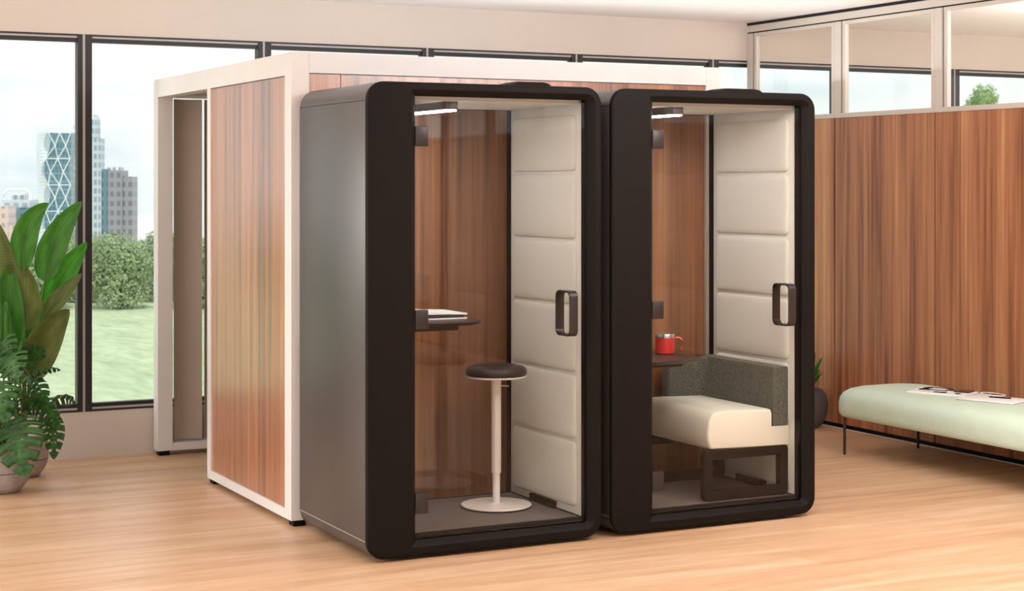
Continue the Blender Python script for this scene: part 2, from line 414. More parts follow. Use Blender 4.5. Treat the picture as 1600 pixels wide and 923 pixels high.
# wood-panelled partition: one panel per module, clerestory glazing above
SEAMS = [WY] + [2.620-1.0796*k for k in range(12)] + [YF]
core = box('wall_right', RX+0.012, RX+0.09, YF, WY, 0.03, 2.255, M['dark_gap'])
struct(core, 'walnut panelled partition wall with dark vertical joints', 'wall')
for a, b in zip(SEAMS[:-1], SEAMS[1:]):
    bm = bmesh.new(); add_box(bm, RX, RX+0.016, b+0.0065, a-0.0065, 0.034, 2.2525, 0.0012)
    finish('wood_panel', bm, M['wood2'], core)
struct(box('baseboard_right', RX+0.006, RX+0.06, YF, WY, 0.005, 0.034, M['black']), 'black recessed skirting under the walnut partition', 'skirting')
struct(box('trim_30', RX-0.003, RX+0.03, YF, WY, 0.0, 0.005, M['beige_frame']), 'thin pale floor line under the black skirting', 'trim')
wi = 20
for a, b in zip(SEAMS[:-1], SEAMS[1:]):
    g = bpy.data.objects.new('window_%d' % wi, None); COL.objects.link(g); g.location = (RX, b, 2.2525)
    struct(g, 'clerestory glass pane above walnut panel %d of the partition' % (wi-19), 'window'); wi += 1
    L_ = a-b
    bm = bmesh.new()
    add_box(bm, -0.006, 0.030, 0.0, 0.030, 0.0, 0.70, 0.002)                 # near stile
    add_box(bm, -0.006, 0.030, L_-0.076, L_-0.003, 0.0, 0.70, 0.002)         # far stile outer
    add_box(bm, -0.004, 0.030, L_-0.128, L_-0.094, 0.0, 0.70, 0.002)         # far stile inner
    add_box(bm, -0.006, 0.040, 0.028, L_-0.07, 0.0, 0.034, 0.002)            # sill rail
    add_box(bm, -0.002, 0.030, 0.028, L_-0.09, 0.674, 0.70, 0.001)           # head rail
    finish('frame', bm, M['beige_frame'], g, smooth=False)
    bm = bmesh.new(); add_box(bm, 0.008, 0.026, L_-0.096, L_-0.074, 0.034, 0.70); finish('shadow_gap', bm, M['dark_gap'], g)
    box('pane', 0.010, 0.018, 0.028, L_-0.126, 0.032, 0.68, M['glass'], g)
bm = bmesh.new()
add_box(bm, RX-0.008, RX+0.088, YF, WY, 2.962, 3.014, 0.002)
struct(finish('trim_31', bm, M['beige_frame']), 'beige head beam along the top of the partition', 'trim')
struct(box('trim_32', RX+0.004, RX+0.08, YF, WY, 2.953, 2.963, M['dark_gap']), 'dark joint line under the head beam', 'trim')
struct(box('trim_33', RX-0.002, RX+0.08, YF, WY, 3.0135, CZ, M['dark_gap']), 'black shadow gap between partition and ceiling', 'trim')

# ------------------------------------------------------------------ glazed meeting box behind the booths
def meeting_box():
    X0, X1, Y0, Y1, Z0, Z1 = -0.022, 2.632, 0.99, 3.655, 0.032, 2.455
    t = thing('meeting_cabin', 'large white-framed meeting cabin clad in walnut panels behind the two dark booths', 'cabin', (X0, Y0, 0))
    ox, oy = X0, Y0
    W_, D_ = X1-X0, Y1-Y0; P = 0.10; T = 0.106; B = 0.05
    wf = M['white_frame']
    def bx(name, x0, x1, y0, y1, z0, z1, m_, bev=0.0015): return box(name, x0, x1, y0, y1, z0, z1, m_, t, bev, 1)
    for (x, y) in ((0, 0), (W_-P, 0), (0, D_-P), (W_-P, D_-P)):
        bx('corner_post', x, x+P, y, y+P, Z0, Z1, wf, 0.002)
    e_ = 0.0005
    bx('beam', P, W_-P, e_, P-e_, Z1-T, Z1-e_, wf, 0); bx('beam', P, W_-P, D_-P+e_, D_-e_, Z1-T, Z1-e_, wf, 0)
    bx('beam', e_, P-e_, P, D_-P, Z1-T-0.012, Z1-e_, wf, 0); bx('beam', W_-P+e_, W_-e_, P, D_-P, Z1-T, Z1-e_, wf, 0)
    bx('bottom_rail', P, W_-P, e_, P-e_, Z0, Z0+B, wf, 0); bx('bottom_rail', P, W_-P, D_-P+e_, D_-e_, Z0, Z0+B, wf, 0)
    bx('bottom_rail', e_, P-e_, P, 1.47, Z0, Z0+B, wf, 0); bx('bottom_rail', W_-P+e_, W_-e_, P, D_-P, Z0, Z0+B, wf, 0)
    # cladding
    bx('wood_panel', 0.010, 0.030, P+0.004, 1.412, Z0+B, Z1-T-0.018, M['wood'], 0)
    bx('panel_backing', 0.031, 0.085, P+0.004, 1.412, Z0+B, Z1-T-0.012, wf, 0)
    bx('door_post', 0.0, 0.095, 1.413, 1.474, Z0+B, Z1-T-0.012, wf, 0.002)
    xs = [P, 0.279, 1.328, W_-P]
    for a, b in zip(xs[:-1], xs[1:]):
        bx('wood_panel', a+0.002, b-0.002, 0.016, 0.036, Z0+B, Z1-T-0.004, M['wood'], 0)
    bx('panel_backing', P, W_-P, 0.037, 0.09, Z0+B, Z1-T, wf, 0)
    bx('wood_panel', W_-0.03, W_-0.01, P, D_-P, Z0+B, Z1-T, M['wood'], 0)
    # roof and glazed far side
    bx('roof', P, W_-P, P, D_-P, Z1-0.05, Z1-0.01, wf, 0)
    bx('side_pane', P, W_-P, D_-0.03, D_-0.022, Z0+B, Z1-T, M['glass'], 0)
    bx('blind_rail', P, W_-P, D_-P-0.012, D_-P-0.002, Z1-T-0.016, Z1-T+0.004, wf, 0)
    # tall curved fabric blinds on the far side
    for k in range(9):
        xa = P + 0.012 + k*0.27; wd = 0.19 if k == 0 else 0.19
        if k: xa -= 0.065
        bm = bmesh.new(); n = 10; lp = []
        for i in range(n+1):
            u = i/n; x = xa + wd*u; y = D_-P+0.018 + 0.035*math.sin(PI*u)**1.0 if True else 0
            lp.append((x, y))
        outer = lp + [(x, y+0.004) for x, y in lp[::-1]]
        loft(bm, [[(x, y, Z0+B+0.012) for x, y in outer], [(x, y, Z1-T-0.02) for x, y in outer]], caps=True)
        finish('blind', bm, M['blind'], t, smooth=True, angle=50)
    for (x, y) in ((0.015, 0.01), (W_-0.085, 0.01), (0.015, D_-0.085), (W_-0.085, D_-0.085), (0.015, 1.40)):
        bx('foot', x, x+0.07, y, y+0.07, 0.0, Z0, M['black'], 0.004)
    return t
M['blind'] = plain('taupe_blind_cloth', '#a99a8c', 0.85)
meeting_box()

# ------------------------------------------------------------------ acoustic booths
PW, PD, PZ0, PZ1, PR = 1.258, 0.924, 0.016, 2.253, 0.088
def ring_loops(specs):
    out = []
    for (a0, a1, b0, b1, r, y) in specs: out.append([(a, y, b) for a, b in rrect(a0, a1, b0, b1, r)])
    return out

def booth(label, loc, kind):
    t = thing('acoustic_booth', label, 'booth', loc, 0, 'dark brown acoustic booths')
    # shell tube
    bm = bmesh.new(); c = 0.0008
    loft(bm, ring_loops([
        (c, PW-c, PZ0+c*0, PZ1-0.001, PR, 0.030), (c, PW-c, PZ0, PZ1-0.001, PR, PD-0.006), (c+0.006, PW-c-0.006, PZ0+0.006, PZ1-0.007, PR-0.006, PD),
        (0.030, PW-0.030, PZ0+0.030, PZ1-0.030, PR-0.026, PD), (0.030, PW-0.030, PZ0+0.030, PZ1-0.030, PR-0.026, 0.030)]), close=True)
    finish('shell', bm, M['shell'], t, smooth=True, angle=30)
    for s in (0, 1):
        bm = bmesh.new()
        x0, x1 = (0.0, 0.010) if s == 0 else (PW-0.010, PW)
        add_box(bm, x0, x1, 0.031, PD-0.001, 0.1035, 2.1615, 0.0012, 2)
        finish('side_panel', bm, M['shell'], t, smooth=True)
    for zz, mm in ((2.1617, 'dark_gap'), (0.1003, 'win_strip')):  # dark upper joint; lower one coloured pale to paint in the bevel highlight
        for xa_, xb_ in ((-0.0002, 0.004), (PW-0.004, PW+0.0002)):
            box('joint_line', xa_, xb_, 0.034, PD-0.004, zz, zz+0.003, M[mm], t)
    # front frame: rounded outer edge, flat face, chamfer, jamb
    bm = bmesh.new()
    ri = 0.002
    loft(bm, ring_loops([
        (0.03, PW-0.03, PZ0+0.03, PZ1-0.03, PR-0.026, 0.034), (0.0, PW, PZ0, PZ1, PR, 0.0295), (0.0, PW, PZ0, PZ1, PR, 0.014), (0.0025, PW-0.0025, PZ0+0.0025, PZ1-0.0025, PR-0.0025, 0.006),
        (0.009, PW-0.009, PZ0+0.009, PZ1-0.009, PR-0.009, 0.0015), (0.018, PW-0.018, PZ0+0.018, PZ1-0.018, PR-0.018, 0.0),
        (0.222, 1.222, 0.060, 2.218, (ri, 0.05, 0.05, ri), 0.0), (0.226, 1.218, 0.064, 2.214, (ri, 0.047, 0.047, ri), 0.003),
        (0.251, 1.189, 0.086, 2.191, (ri, 0.02, 0.02, ri), 0.026), (0.254, 1.186, 0.089, 2.188, (ri, 0.017, 0.017, ri), 0.032)]))
    finish('front_frame', bm, M['bezel'], t, smooth=True, angle=28)
    bm = bmesh.new()
    loft(bm, ring_loops([(0.254, 1.186, 0.089, 2.188, (ri, 0.017, 0.017, ri), 0.032), (0.240, 1.196, 0.084, 2.196, ri, 0.036), (0.240, 1.196, 0.084, 2.196, ri, 0.104),
                         (0.235, 1.215, 0.07, 2.215, ri, 0.104), (0.235, 1.215, 0.07, 2.215, ri, 0.034)]))
    finish('door_seal', bm, M['black'], t)
    # threshold steps
    bm = bmesh.new(); add_box(bm, 0.245, 1.19, 0.055, 0.108, 0.086, 0.094, 0.002); add_box(bm, 0.245, 1.19, 0.080, 0.125, 0.090, 0.1005, 0.002)
    finish('threshold', bm, M['bezel'], t)
    # linings
    box('floor_mat', 0.055, 1.20, 0.105, 0.895, 0.048, 0.098, M['carpet'], t, 0.003)
    box('left_lining', 0.035, 0.055, 0.105, 0.895, 0.05, 2.22, M['cream_in'], t)
    # ceiling pad with a shallow oval swelling
    bm = bmesh.new(); nx, ny = 28, 20; g = {}
    for i in range(nx+1):
        for j in range(ny+1):
            u, v = i/nx, j/ny; x = 0.06 + 1.125*u; y = 0.105 + 0.785*v
            du, dv = (u-0.52)/0.46, (v-0.45)/0.42; q = max(0, 1-(du*du+dv*dv)); z = 2.172 + 0.0 - 0.0*q + 0.022*min(1, q*2.2)
            g[i, j] = bm.verts.new((x, y, z))
    for i in range(nx):
        for j in range(ny): bm.faces.new((g[i, j], g[i+1, j], g[i+1, j+1], g[i, j+1]))
    top = bmesh.ops.extrude_face_region(bm, geom=list(bm.faces))
    for v in [e_ for e_ in top['geom'] if isinstance(e_, bmesh.types.BMVert)]: v.co.z = 2.215
    finish('ceiling_pad', bm, M['cream'], t, smooth=True, angle=40)
    # padded right wall
    wl = box('acoustic_panel', 1.200, 1.222, 0.112, 0.889, 0.102, 2.205, M['cream'], t, 0.004)
    zs = [0.132, 0.475, 0.812, 1.157, 1.486, 1.829, 2.132]
    for a, b in zip(zs[:-1], zs[1:]):
        bm = bmesh.new(); lo = a+0.009; hi = b-0.009
        def lp(ins, x): return [(x, yy, zz) for yy, zz in rrect(0.160+ins, 0.852-ins, lo+ins, hi-ins, max(0.004, 0.030-ins*0.25), 6)]
        loft(bm, [lp(0, 1.2005), lp(0.0, 1.195), lp(0.003, 1.1905), lp(0.010, 1.1868), lp(0.03, 1.1835), lp(0.09, 1.181)], caps=True)
        finish('cushion_pad', bm, M['cream'], wl, smooth=True, angle=60)
    box('air_inlet', 1.1795, 1.201, 0.367, 0.637, 0.0985, 0.136, M['black'], t, 0.002)
    # back frame and glass
    bm = bmesh.new()
    loft(bm, ring_loops([(0.031, PW-0.031, PZ0+0.031, PZ1-0.031, PR-0.026, 0.89), (0.07, 1.192, 0.098, 2.170, ri, 0.89), (0.07, 1.192, 0.098, 2.170, ri, PD-0.001), (0.031, PW-0.031, PZ0+0.031, PZ1-0.031, PR-0.026, PD-0.001)]), close=True)
    finish('back_frame', bm, M['black'], t)
    box('back_pane', 0.07, 1.192, 0.902, 0.910, 0.098, 2.170, M['back_glass'], t)
    if kind == 2: box('back_skirting', 0.07, 1.192, 0.884, 0.900, 0.098, 0.130, M['black'], t)
    # lamp fitting
    lx = 0.47 if kind == 1 else 0.455
    lf = box('lamp', lx, lx+0.064, 0.150, 0.84, 2.134, 2.174, M['lamp_body'], t, 0.002)
    box('diffuser', lx+0.006, lx+0.058, 0.156, 0.834, 2.126, 2.134, M['led'], lf, 0.001)
    # glass door with three hinges and a loop handle
    dr = box('door', 0.262, 1.178, 0.040, 0.048, 0.094, 2.180, M['door_glass'], t)
    for z0, z1 in ((1.951, 2.046), (1.084, 1.175), (0.210, 0.307)):
        box('hinge', 0.254, 0.322, 0.026, 0.062, z0, z1, M['handle'], dr, 0.004)
    bm = bmesh.new()
    def hl(x, ins):
        return [(x, yy, zz) for yy, zz in rrect(-0.050+ins, 0.100-ins, 1.022+ins, 1.246-ins, 0.030-ins*0.5, 6)]
    xa, xb = 1.046, 1.093
    loft(bm, [hl(xa+0.002, 0.0), hl(xb-0.002, 0.0), hl(xb, 0.002), hl(xb, 0.007), hl(xb-0.001, 0.009), hl(xa+0.001, 0.009), hl(xa, 0.007), hl(xa, 0.002)], close=True)
    h = finish('handle', bm, M['handle'], dr, smooth=True, angle=40)
    lathe('lock_pin', [(0.0001, -0.006), (0.004, -0.006), (0.005, 0.0), (0.004, 0.004), (0.0001, 0.004)], M['steel'], h, (1.050, -0.0, 1.045), 16)
    # roof fan housing
    bm = bmesh.new(); x0, x1 = (0.90, 1.17) if kind == 1 else (0.86, 1.175)
    zt = 2.296 if kind == 1 else 2.294
    loft(bm, [[(a, b, z) for a, b in rrect(x0+i_, x1-i_*0.3, 0.30+i_, 0.62-i_, 0.03, 5)] for i_, z in ((0, 2.250), (0.02, 2.266), (0.05, zt-0.008), (0.08, zt), (0.11, zt+0.001))], caps=True)
    finish('fan_housing', bm, M['bezel'], t, smooth=True, angle=40)
    # short feet under the plinth
    for x, y in ((0.14, 0.12), (1.12, 0.12), (0.14, 0.80), (1.12, 0.80)):
        lathe('foot', [(0.03, 0.0), (0.03, 0.014), (0.024, 0.0165)], M['black'], t, (x, y, 0), 20)
    # wall-hung table on the left lining
    if kind == 1:
        zt, xe, y0, y1 = 1.094, 0.715, 0.20, 0.80
    else:
        zt, xe, y0, y1 = 0.838, 0.775, 0.26, 0.80
    bm = bmesh.new()
    def tl(ins, z): return [(a, b, z) for a, b in rrect(0.056, xe-ins, y0+ins, y1-ins, (0.004, 0.07, 0.07, 0.004), 8)]
    loft(bm, [tl(0.03, zt-0.020), tl(0.012, zt-0.014), tl(0.0, zt-0.004), tl(0.0, zt), tl(0.002, zt+0.002)], caps=True)
    tb = finish('table_top', bm, M['table'], t, smooth=True, angle=40)
    bm = bmesh.new()
    if kind == 1:
        add_box(bm, 0.056, xe-0.09, y0+0.14, y1-0.14, zt-0.052, zt-0.020, 0.003)
    else:
        add_box(bm, 0.056, xe-0.10, y0+0.14, y1-0.14, zt-0.050, zt-0.020, 0.003)
    finish('under_box', bm, M['handle'], tb, smooth=True)
    tube('hook', [(xe-0.09, (y0+y1)/2-0.05, zt-0.044), (xe-0.055, (y0+y1)/2-0.05, zt-0.044), (xe-0.04, (y0+y1)/2-0.05, zt-0.040)], 0.006, M['black'], tb)
    return t
booth('dark brown glass-door booth with a stool inside, nearest the camera', (0, 0, 0), 1)
booth('dark brown glass-door booth with a cushioned seat and red mug inside', (1.3155, 0, 0), 2)

# ------------------------------------------------------------------ stool in the first booth
st = thing('bar_stool', 'height-adjustable stool with dark round seat and white disc base inside the left booth', 'stool', (0.942, 0.55, 0.098))
lathe('base', [(0.0001, 0.006), (0.178, 0.006), (0.183, 0.009), (0.184, 0.013), (0.181, 0.017), (0.06, 0.021), (0.03, 0.023), (0.0001, 0.023)], M['stool_white'], st)
lathe('base_pad', [(0.0001, 0.0), (0.176, 0.0), (0.180, 0.003), (0.180, 0.007), (0.0001, 0.007)], M['black'], st)
lathe('lower_column', [(0.0195, 0.020), (0.0195, 0.20)], M['stool_white'], st)
lathe('upper_column', [(0.0245, 0.178), (0.0255, 0.181), (0.0255, 0.655), (0.032, 0.672), (0.0001, 0.673)], M['stool_white'], st)
lathe('seat_rim', [(0.0001, 0.668), (0.148, 0.672), (0.156, 0.676), (0.156, 0.682), (0.0001, 0.683)], M['stool_white'], st)
lathe('seat', [(0.0001, 0.682), (0.150, 0.682), (0.157, 0.688), (0.160, 0.700), (0.156, 0.716), (0.145, 0.727), (0.12, 0.734), (0.08, 0.736), (0.04, 0.735), (0.0001, 0.734)], M['leather'], st)
bm = bmesh.new(); tube_bm(bm, [(0.022, -0.006, 0.628), (0.060, -0.01, 0.624), (0.068, -0.01, 0.622)], 0.004)
lv = finish('lever', bm, M['steel'], st, smooth=True); lv['label'] = 'small steel height lever'

# white book on the first table
bk = thing('closed_book', 'thick white book lying on the dark table of the left booth', 'book', (0.50, 0.50, 1.0965))
box('cover', -0.21, 0.185, -0.14, 0.14, 0.0, 0.006, M['paper'], bk, 0.001)
box('page_block', -0.205, 0.170, -0.130, 0.130, 0.006, 0.021, M['table'], bk)
bm = bmesh.new()
pts = [(-0.21, 0.021), (-0.10, 0.026), (0.05, 0.025), (0.185, 0.021), (0.185, 0.028), (0.05, 0.034), (-0.10, 0.040), (-0.21, 0.042)]
loft(bm, [[(x, -0.14, z) for x, z in pts], [(x, 0.14, z) for x, z in pts]], caps=True)
finish('upper_cover', bm, M['paper'], bk)

# ------------------------------------------------------------------ seat in the second booth
def booth_seat():
    t = thing('booth_seat', 'cream cushioned seat with grey-green wraparound back on dark loop legs inside the right booth', 'seat', (2.0, 0.15, 0.098))
    # local origin: x 2.0, y 0.15, z 0.098
    for y0 in (0.0, 0.60):
        bm = bmesh.new()
        def lp(ins, y): return [(a, y, b) for a, b in rrect(-0.034+ins, 0.505-ins, 0.003+ins, 0.272-ins, max(0.004, 0.028-ins*0.5), 6)]
        w_ = 0.045
        loft(bm, [lp(0.003, y0), lp(0, y0+0.003), lp(0, y0+w_-0.003), lp(0.003, y0+w_), lp(0.050, y0+w_), lp(0.053, y0+w_-0.003), lp(0.053, y0+0.003), lp(0.050, y0)], close=True)
        finish('leg', bm, M['bezel'], t, smooth=True, angle=35)
    # seat cushion: soft profile extruded along y
    prof = [(0.010, 0.275), (0.45, 0.262), (0.512, 0.262), (0.515, 0.270), (0.515, 0.372), (0.400, 0.374), (0.400, 0.448), (0.395, 0.462), (0.380, 0.468),
            (0.20, 0.472), (0.07, 0.474), (0.035, 0.468), (0.012, 0.452), (-0.004, 0.42), (-0.014, 0.37), (-0.012, 0.32), (-0.004, 0.29)]
    bm = bmesh.new()
    cx, cz = 0.2, 0.37
    def pl(s, y):
        return [(cx+(x-cx)*(1-s*0.05), y, cz+(z-cz)*(1-s*0.12)) for x, z in prof]
    loft(bm, [pl(1, 0.0), pl(0.45, 0.003), pl(0.12, 0.010), pl(0, 0.022), pl(0, 0.675), pl(0.3, 0.695), pl(1, 0.702)], caps=True)
    finish('seat_cushion', bm, M['seat'], t, smooth=True, angle=50)
    # backrest: L-shaped wrap (right wall + rear glass)
    bm = bmesh.new()
    outl = [(0.405, 0.0), (0.47, -0.004), (0.505, 0.004), (0.512, 0.02), (0.512, 0.735), (0.50, 0.742), (0.21, 0.742), (0.17, 0.742), (0.165, 0.735), (0.165, 0.675), (0.175, 0.665), (0.35, 0.662), (0.395, 0.64), (0.408, 0.60), (0.408, 0.02)]
    def top(x, y, s):
        d = max(0.0, 0.30 - x) if y > 0.5 else 0.0
        return 0.690 - 0.9*max(0, 0.22-x)**1.0*(1 if y > 0.5 else 0)
    def ol(s, z=None):
        return [(0.46+(x-0.46)*(1-s*0.08) if y < 0.6 else x, y, (z if z is not None else top(x, y, s)-s*0.012)) for x, y in outl]
    l0 = [(x, y, 0.376 if x > 0.39 and y < 0.64 else 0.47) for x, y, _ in ol(0, 0)]
    loft(bm, [l0, [(x, y, top(x, y, 0)-0.016) for x, y, _ in ol(0, 0)], [(x, y, top(x, y, 0)-0.005) for x, y, _ in ol(0.35, 0)], [(x, y, top(x, y, 0)) for x, y, _ in ol(1.0, 0)]], caps=True)
    finish('backrest', bm, M['grey_fab'], t, smooth=True, angle=50)
    return t
booth_seat()

# red mug
mg = thing('mug', 'red enamel mug with steel rim on the table of the right booth', 'mug', (2.003, 0.60, 0.8405))
lathe('body', [(0.0001, 0.0), (0.046, 0.0), (0.052, 0.004), (0.053, 0.012), (0.053, 0.088), (0.050, 0.088), (0.050, 0.012), (0.0001, 0.008)], M['red'], mg)
rm = lathe('rim', [(0.0535, 0.086), (0.0545, 0.090), (0.0545, 0.106), (0.053, 0.109), (0.050, 0.107), (0.0505, 0.086)], M['steel'], mg, caps=False); rm['label'] = 'bare steel rim'
a = RGT
hp = [(0.050, 0.083), (0.070, 0.088), (0.086, 0.084), (0.092, 0.072), (0.092, 0.030), (0.088, 0.020)]
bm = bmesh.new(); tube_bm(bm, [(a.x*d, a.y*d, z) for d, z in hp], 0.0055, 8); finish('handle', bm, M['red'], mg, smooth=True)

# ------------------------------------------------------------------ mint bench by the partition
def bench():
    X0, X1, Y0, Y1 = 3.975, 4.70, -1.35, 1.735
    t = thing('upholstered_bench', 'long mint green ribbed bench on thin dark legs along the walnut partition', 'bench', (X0, Y0, 0))
    W_, D_ = X1-X0, Y1-Y0
    bm = bmesh.new()
    def lp(ins, z): return [(x, y, z) for x, y in rrect(ins, W_-ins, ins, D_-ins, max(0.01, min(0.20-ins*0.3, W_/2-ins-0.005)), 12)]
    loft(bm, [lp(0.03, 0.247), lp(0.012, 0.252), lp(0.003, 0.268), lp(0.0, 0.29), lp(0.0, 0.335), lp(0.006, 0.370), lp(0.022, 0.400), lp(0.05, 0.421), lp(0.095, 0.436), lp(0.16, 0.443), lp(0.25, 0.446), lp(0.33, 0.446)], caps=True)
    finish('cushion', bm, M['mint'], t, smooth=True, angle=60)
    bm = bmesh.new()
    for yy in (0.14, D_-0.14): add_box(bm, 0.03, W_-0.06, yy-0.014, yy+0.014, 0.248, 0.258)
    for xx in (0.06, W_-0.09): add_box(bm, xx-0.012, xx+0.012, 0.14, D_-0.14, 0.248, 0.257)
    finish('under_frame', bm, M['leg_metal'], t)
    for x, y in ((0.034, D_-0.15), (W_-0.075, D_-0.15), (0.034, 0.15), (W_-0.075, 0.15)):
        lathe('leg', [(0.0085, 0.0), (0.0095, 0.004), (0.0095, 0.245)], M['leg_metal'], t, (x, y, 0), 16)
    return t
bench()

# magazine with rolled spine and a pair of dark glasses, notebook and pen on the bench
zb = 0.4462
mz = thing('magazine', 'folded white magazine with black printed shapes on the mint bench', 'magazine', (4.37, 1.02, zb), math.radians(-62))
bm = bmesh.new()
pts = [(-0.205, 0.0), (0.17, 0.0), (0.171, 0.006), (-0.19, 0.0135), (-0.207, 0.0125), (-0.214, 0.008), (-0.213, 0.003)]
loft(bm, [[(x, -0.13, z) for x, z in pts], [(x, 0.12, z) for x, z in pts]], caps=True); finish('pages', bm, M['paper'], mz, smooth=True, angle=50)
bm = bmesh.new()
for (x0, x1, y0, y1) in ((-0.05, 0.03, -0.10, -0.06), (0.05, 0.15, 0.0, 0.10), (-0.02, 0.04, 0.04, 0.10), (0.09, 0.12, -0.09, -0.06)):
    add_box(bm, x0, x1, y0, y1, 0.0080, 0.0125)
finish('printed_cover', bm, M['table'], mz)
gl = thing('eyeglasses', 'black-rimmed glasses lying on the folded white magazine', 'glasses', (4.365, 1.06, zb+0.0138), math.radians(-62))
bm = bmesh.new()
for s in (-1, 1):
    ring = [(-0.10 + 0.03*math.cos(q*PI/10)*1.0, s*0.035 + 0.027*math.sin(q*PI/10), 0.004+0.003*math.cos(q*PI/10)) for q in range(21)]
    tube_bm(bm, ring, 0.0028, 6)
tube_bm(bm, bez((-0.10, -0.009, 0.006), (-0.094, 0, 0.008), (-0.10, 0.009, 0.006), 6), 0.0025, 6)
finish('rims', bm, M['black'], gl, smooth=True)
for s in (-1, 1):
    bm = bmesh.new(); tube_bm(bm, bez((-0.09, s*0.062, 0.005), (0.0, s*0.066, 0.006), (0.06, s*0.055, 0.003), 8), 0.0025, 6); finish('temple', bm, M['black'], gl, smooth=True)
nb = thing('notebook', 'thin white notebook beside the folded magazine on the mint bench', 'notebook', (4.385, 0.60, zb), math.radians(20))
box('cover', -0.133, 0.133, -0.188, 0.188, 0.0, 0.002, M['groove'], nb, 0.0005)
box('pages', -0.132, 0.132, -0.187, 0.187, 0.002, 0.009, M['paper'], nb, 0.0008)
pn = thing('pen', 'black pen lying on the white notebook', 'pen', (4.43, 0.60, zb+0.0140), math.radians(-58))
bm = bmesh.new(); loops = []
for x, r in ((-0.072, 0.001), (-0.062, 0.004), (0.0, 0.0045), (0.060, 0.0045), (0.066, 0.003)):
    loops.append([(x, r*math.cos(q*PI/6), r*math.sin(q*PI/6)) for q in range(12)])
loft(bm, loops, caps=True); finish('barrel', bm, M['black'], pn, smooth=True)
bm = bmesh.new(); add_box(bm, 0.03, 0.064, -0.0015, 0.0015, 0.0045, 0.0062); finish('clip', bm, M['steel'], pn)
ck = thing('earphones', 'small pale earphones beside the white notebook on the bench', 'earphones', (4.565, 0.86, zb))
bm = bmesh.new()
tube_bm(bm, [(0.0+0.05*math.cos(q/9*PI*1.6), -0.05+0.10*math.sin(q/9*PI*1.6), 0.004) for q in range(12)], 0.0025, 6); finish('cable', bm, M['paper'], ck, smooth=True)
for q in (0, 1): lathe('earbud', [(0.0001, 0.0), (0.006, 0.002), (0.008, 0.006), (0.005, 0.010), (0.0001, 0.011)], M['steel'], ck, (0.05-0.07*q, -0.05, 0), 12)

# ------------------------------------------------------------------ plants
def set_uv(bm, grid, nu, nv):
    uvl = bm.loops.layers.uv.verify()
    inv = {v: k for k, v in grid.items()}
    for f in bm.faces:
        for l in f.loops:
            if l.vert in inv:
                i, j = inv[l.vert]; l[uvl].uv = (i/nu, j/nv)

def leafblade(name, base, ctrl, tip, side, width, mat, parent, fold=0.12, shape=None, nu=22, nv=8, wave=0.0):
    """broad leaf: quadratic midrib, half width by shape, V fold; own midrib ridge"""
    base, ctrl, tip = Vector(base), Vector(ctrl), Vector(tip); side = Vector(side).normalized()
    bm = bmesh.new(); g = {}
    sh = shape or (lambda u: (math.sin(PI*min(1, u**0.75)))**0.62 * (1-0.15*u))
    for i in range(nu+1):
        u = i/nu; p = base*(1-u)**2 + ctrl*2*u*(1-u) + tip*u*u
        t = ((ctrl-base)*(1-u) + (tip-ctrl)*u).normalized()
        s = (side - t*side.dot(t)).normalized(); nrm = s.cross(t)
        wv = max(0.0012, width*sh(u))
        for j in range(nv+1):
            v = -1 + 2*j/nv
            g[i, j] = bm.verts.new(p + s*(v*wv) + nrm*(abs(v)*wv*fold + wave*math.sin(u*19+v*2)*abs(v)*wv))
    for i in range(nu):
        for j in range(nv): bm.faces.new((g[i, j], g[i+1, j], g[i+1, j+1], g[i, j+1]))
    set_uv(bm, g, nu, nv)
    # give it thickness
    r = bmesh.ops.solidify(bm, geom=list(bm.faces), thickness=0.0015)
    me = bpy.data.meshes.new(name); bm.to_mesh(me); bm.free(); me.shade_smooth()
    o = link(name, me, mat, parent)
    rib = [base*(1-u)**2 + ctrl*2*u*(1-u) + tip*u*u for u in [k/12 for k in range(13)]]
    tube('midrib', rib, 0.004, M['stem'], o, 6, 0.001)
    return o

def monstera(name, base, mid, tip, side, width, mat, parent, droop=0.25, lobes=6, nu=48, nv=16):
    base, mid, tip = Vector(base), Vector(mid), Vector(tip); side = Vector(side).normalized()
    bm = bmesh.new(); g = {}
    for i in range(nu+1):
        u0 = i/nu
        for j in range(nv+1):
            v = -1 + 2*j/nv; av = abs(v)
            u = u0 + 0.13*av**1.6*(1-u0) - 0.16*av*(1-u0)**3      # lobes sweep forward, heart-shaped base
            hw = width*(math.sin(PI*min(1.0, (u0*0.93+0.07)**0.68)))**0.7
            p = base*(1-u)**2 + mid*2*u*(1-u) + tip*u*u
            t = ((mid-base)*(1-u) + (tip-mid)*u).normalized(); s = (side - t*side.dot(t)).normalized(); nr = s.cross(t)
            g[i, j] = bm.verts.new(p + s*(v*hw) - Vector((0, 0, 1))*(droop*av*av*hw) + nr*(0.05*hw*math.sin(u0*PI*lobes*2)*av))
    for i in range(nu):
        for j in range(nv):
            um = (i+0.5)/nu; vm = abs(-1 + 2*(j+0.5)/nv); ph = (um*lobes) % 1.0
            if vm > 0.40 and 0.08 < um < 0.93 and ph < 0.20 + 0.12*vm: continue
            if 0.14 < vm < 0.27 and 0.15 < um < 0.8 and 0.42 < ph < 0.56: continue
            bm.faces.new((g[i, j], g[i+1, j], g[i+1, j+1], g[i, j+1]))
    set_uv(bm, g, nu, nv)
    loose = [v for v in bm.verts if not v.link_faces]; bmesh.ops.delete(bm, geom=loose, context='VERTS')
    bmesh.ops.solidify(bm, geom=list(bm.faces), thickness=0.0012)
    me = bpy.data.meshes.new(name); bm.to_mesh(me); bm.free(); me.shade_smooth()
    return link(name, me, mat, parent)

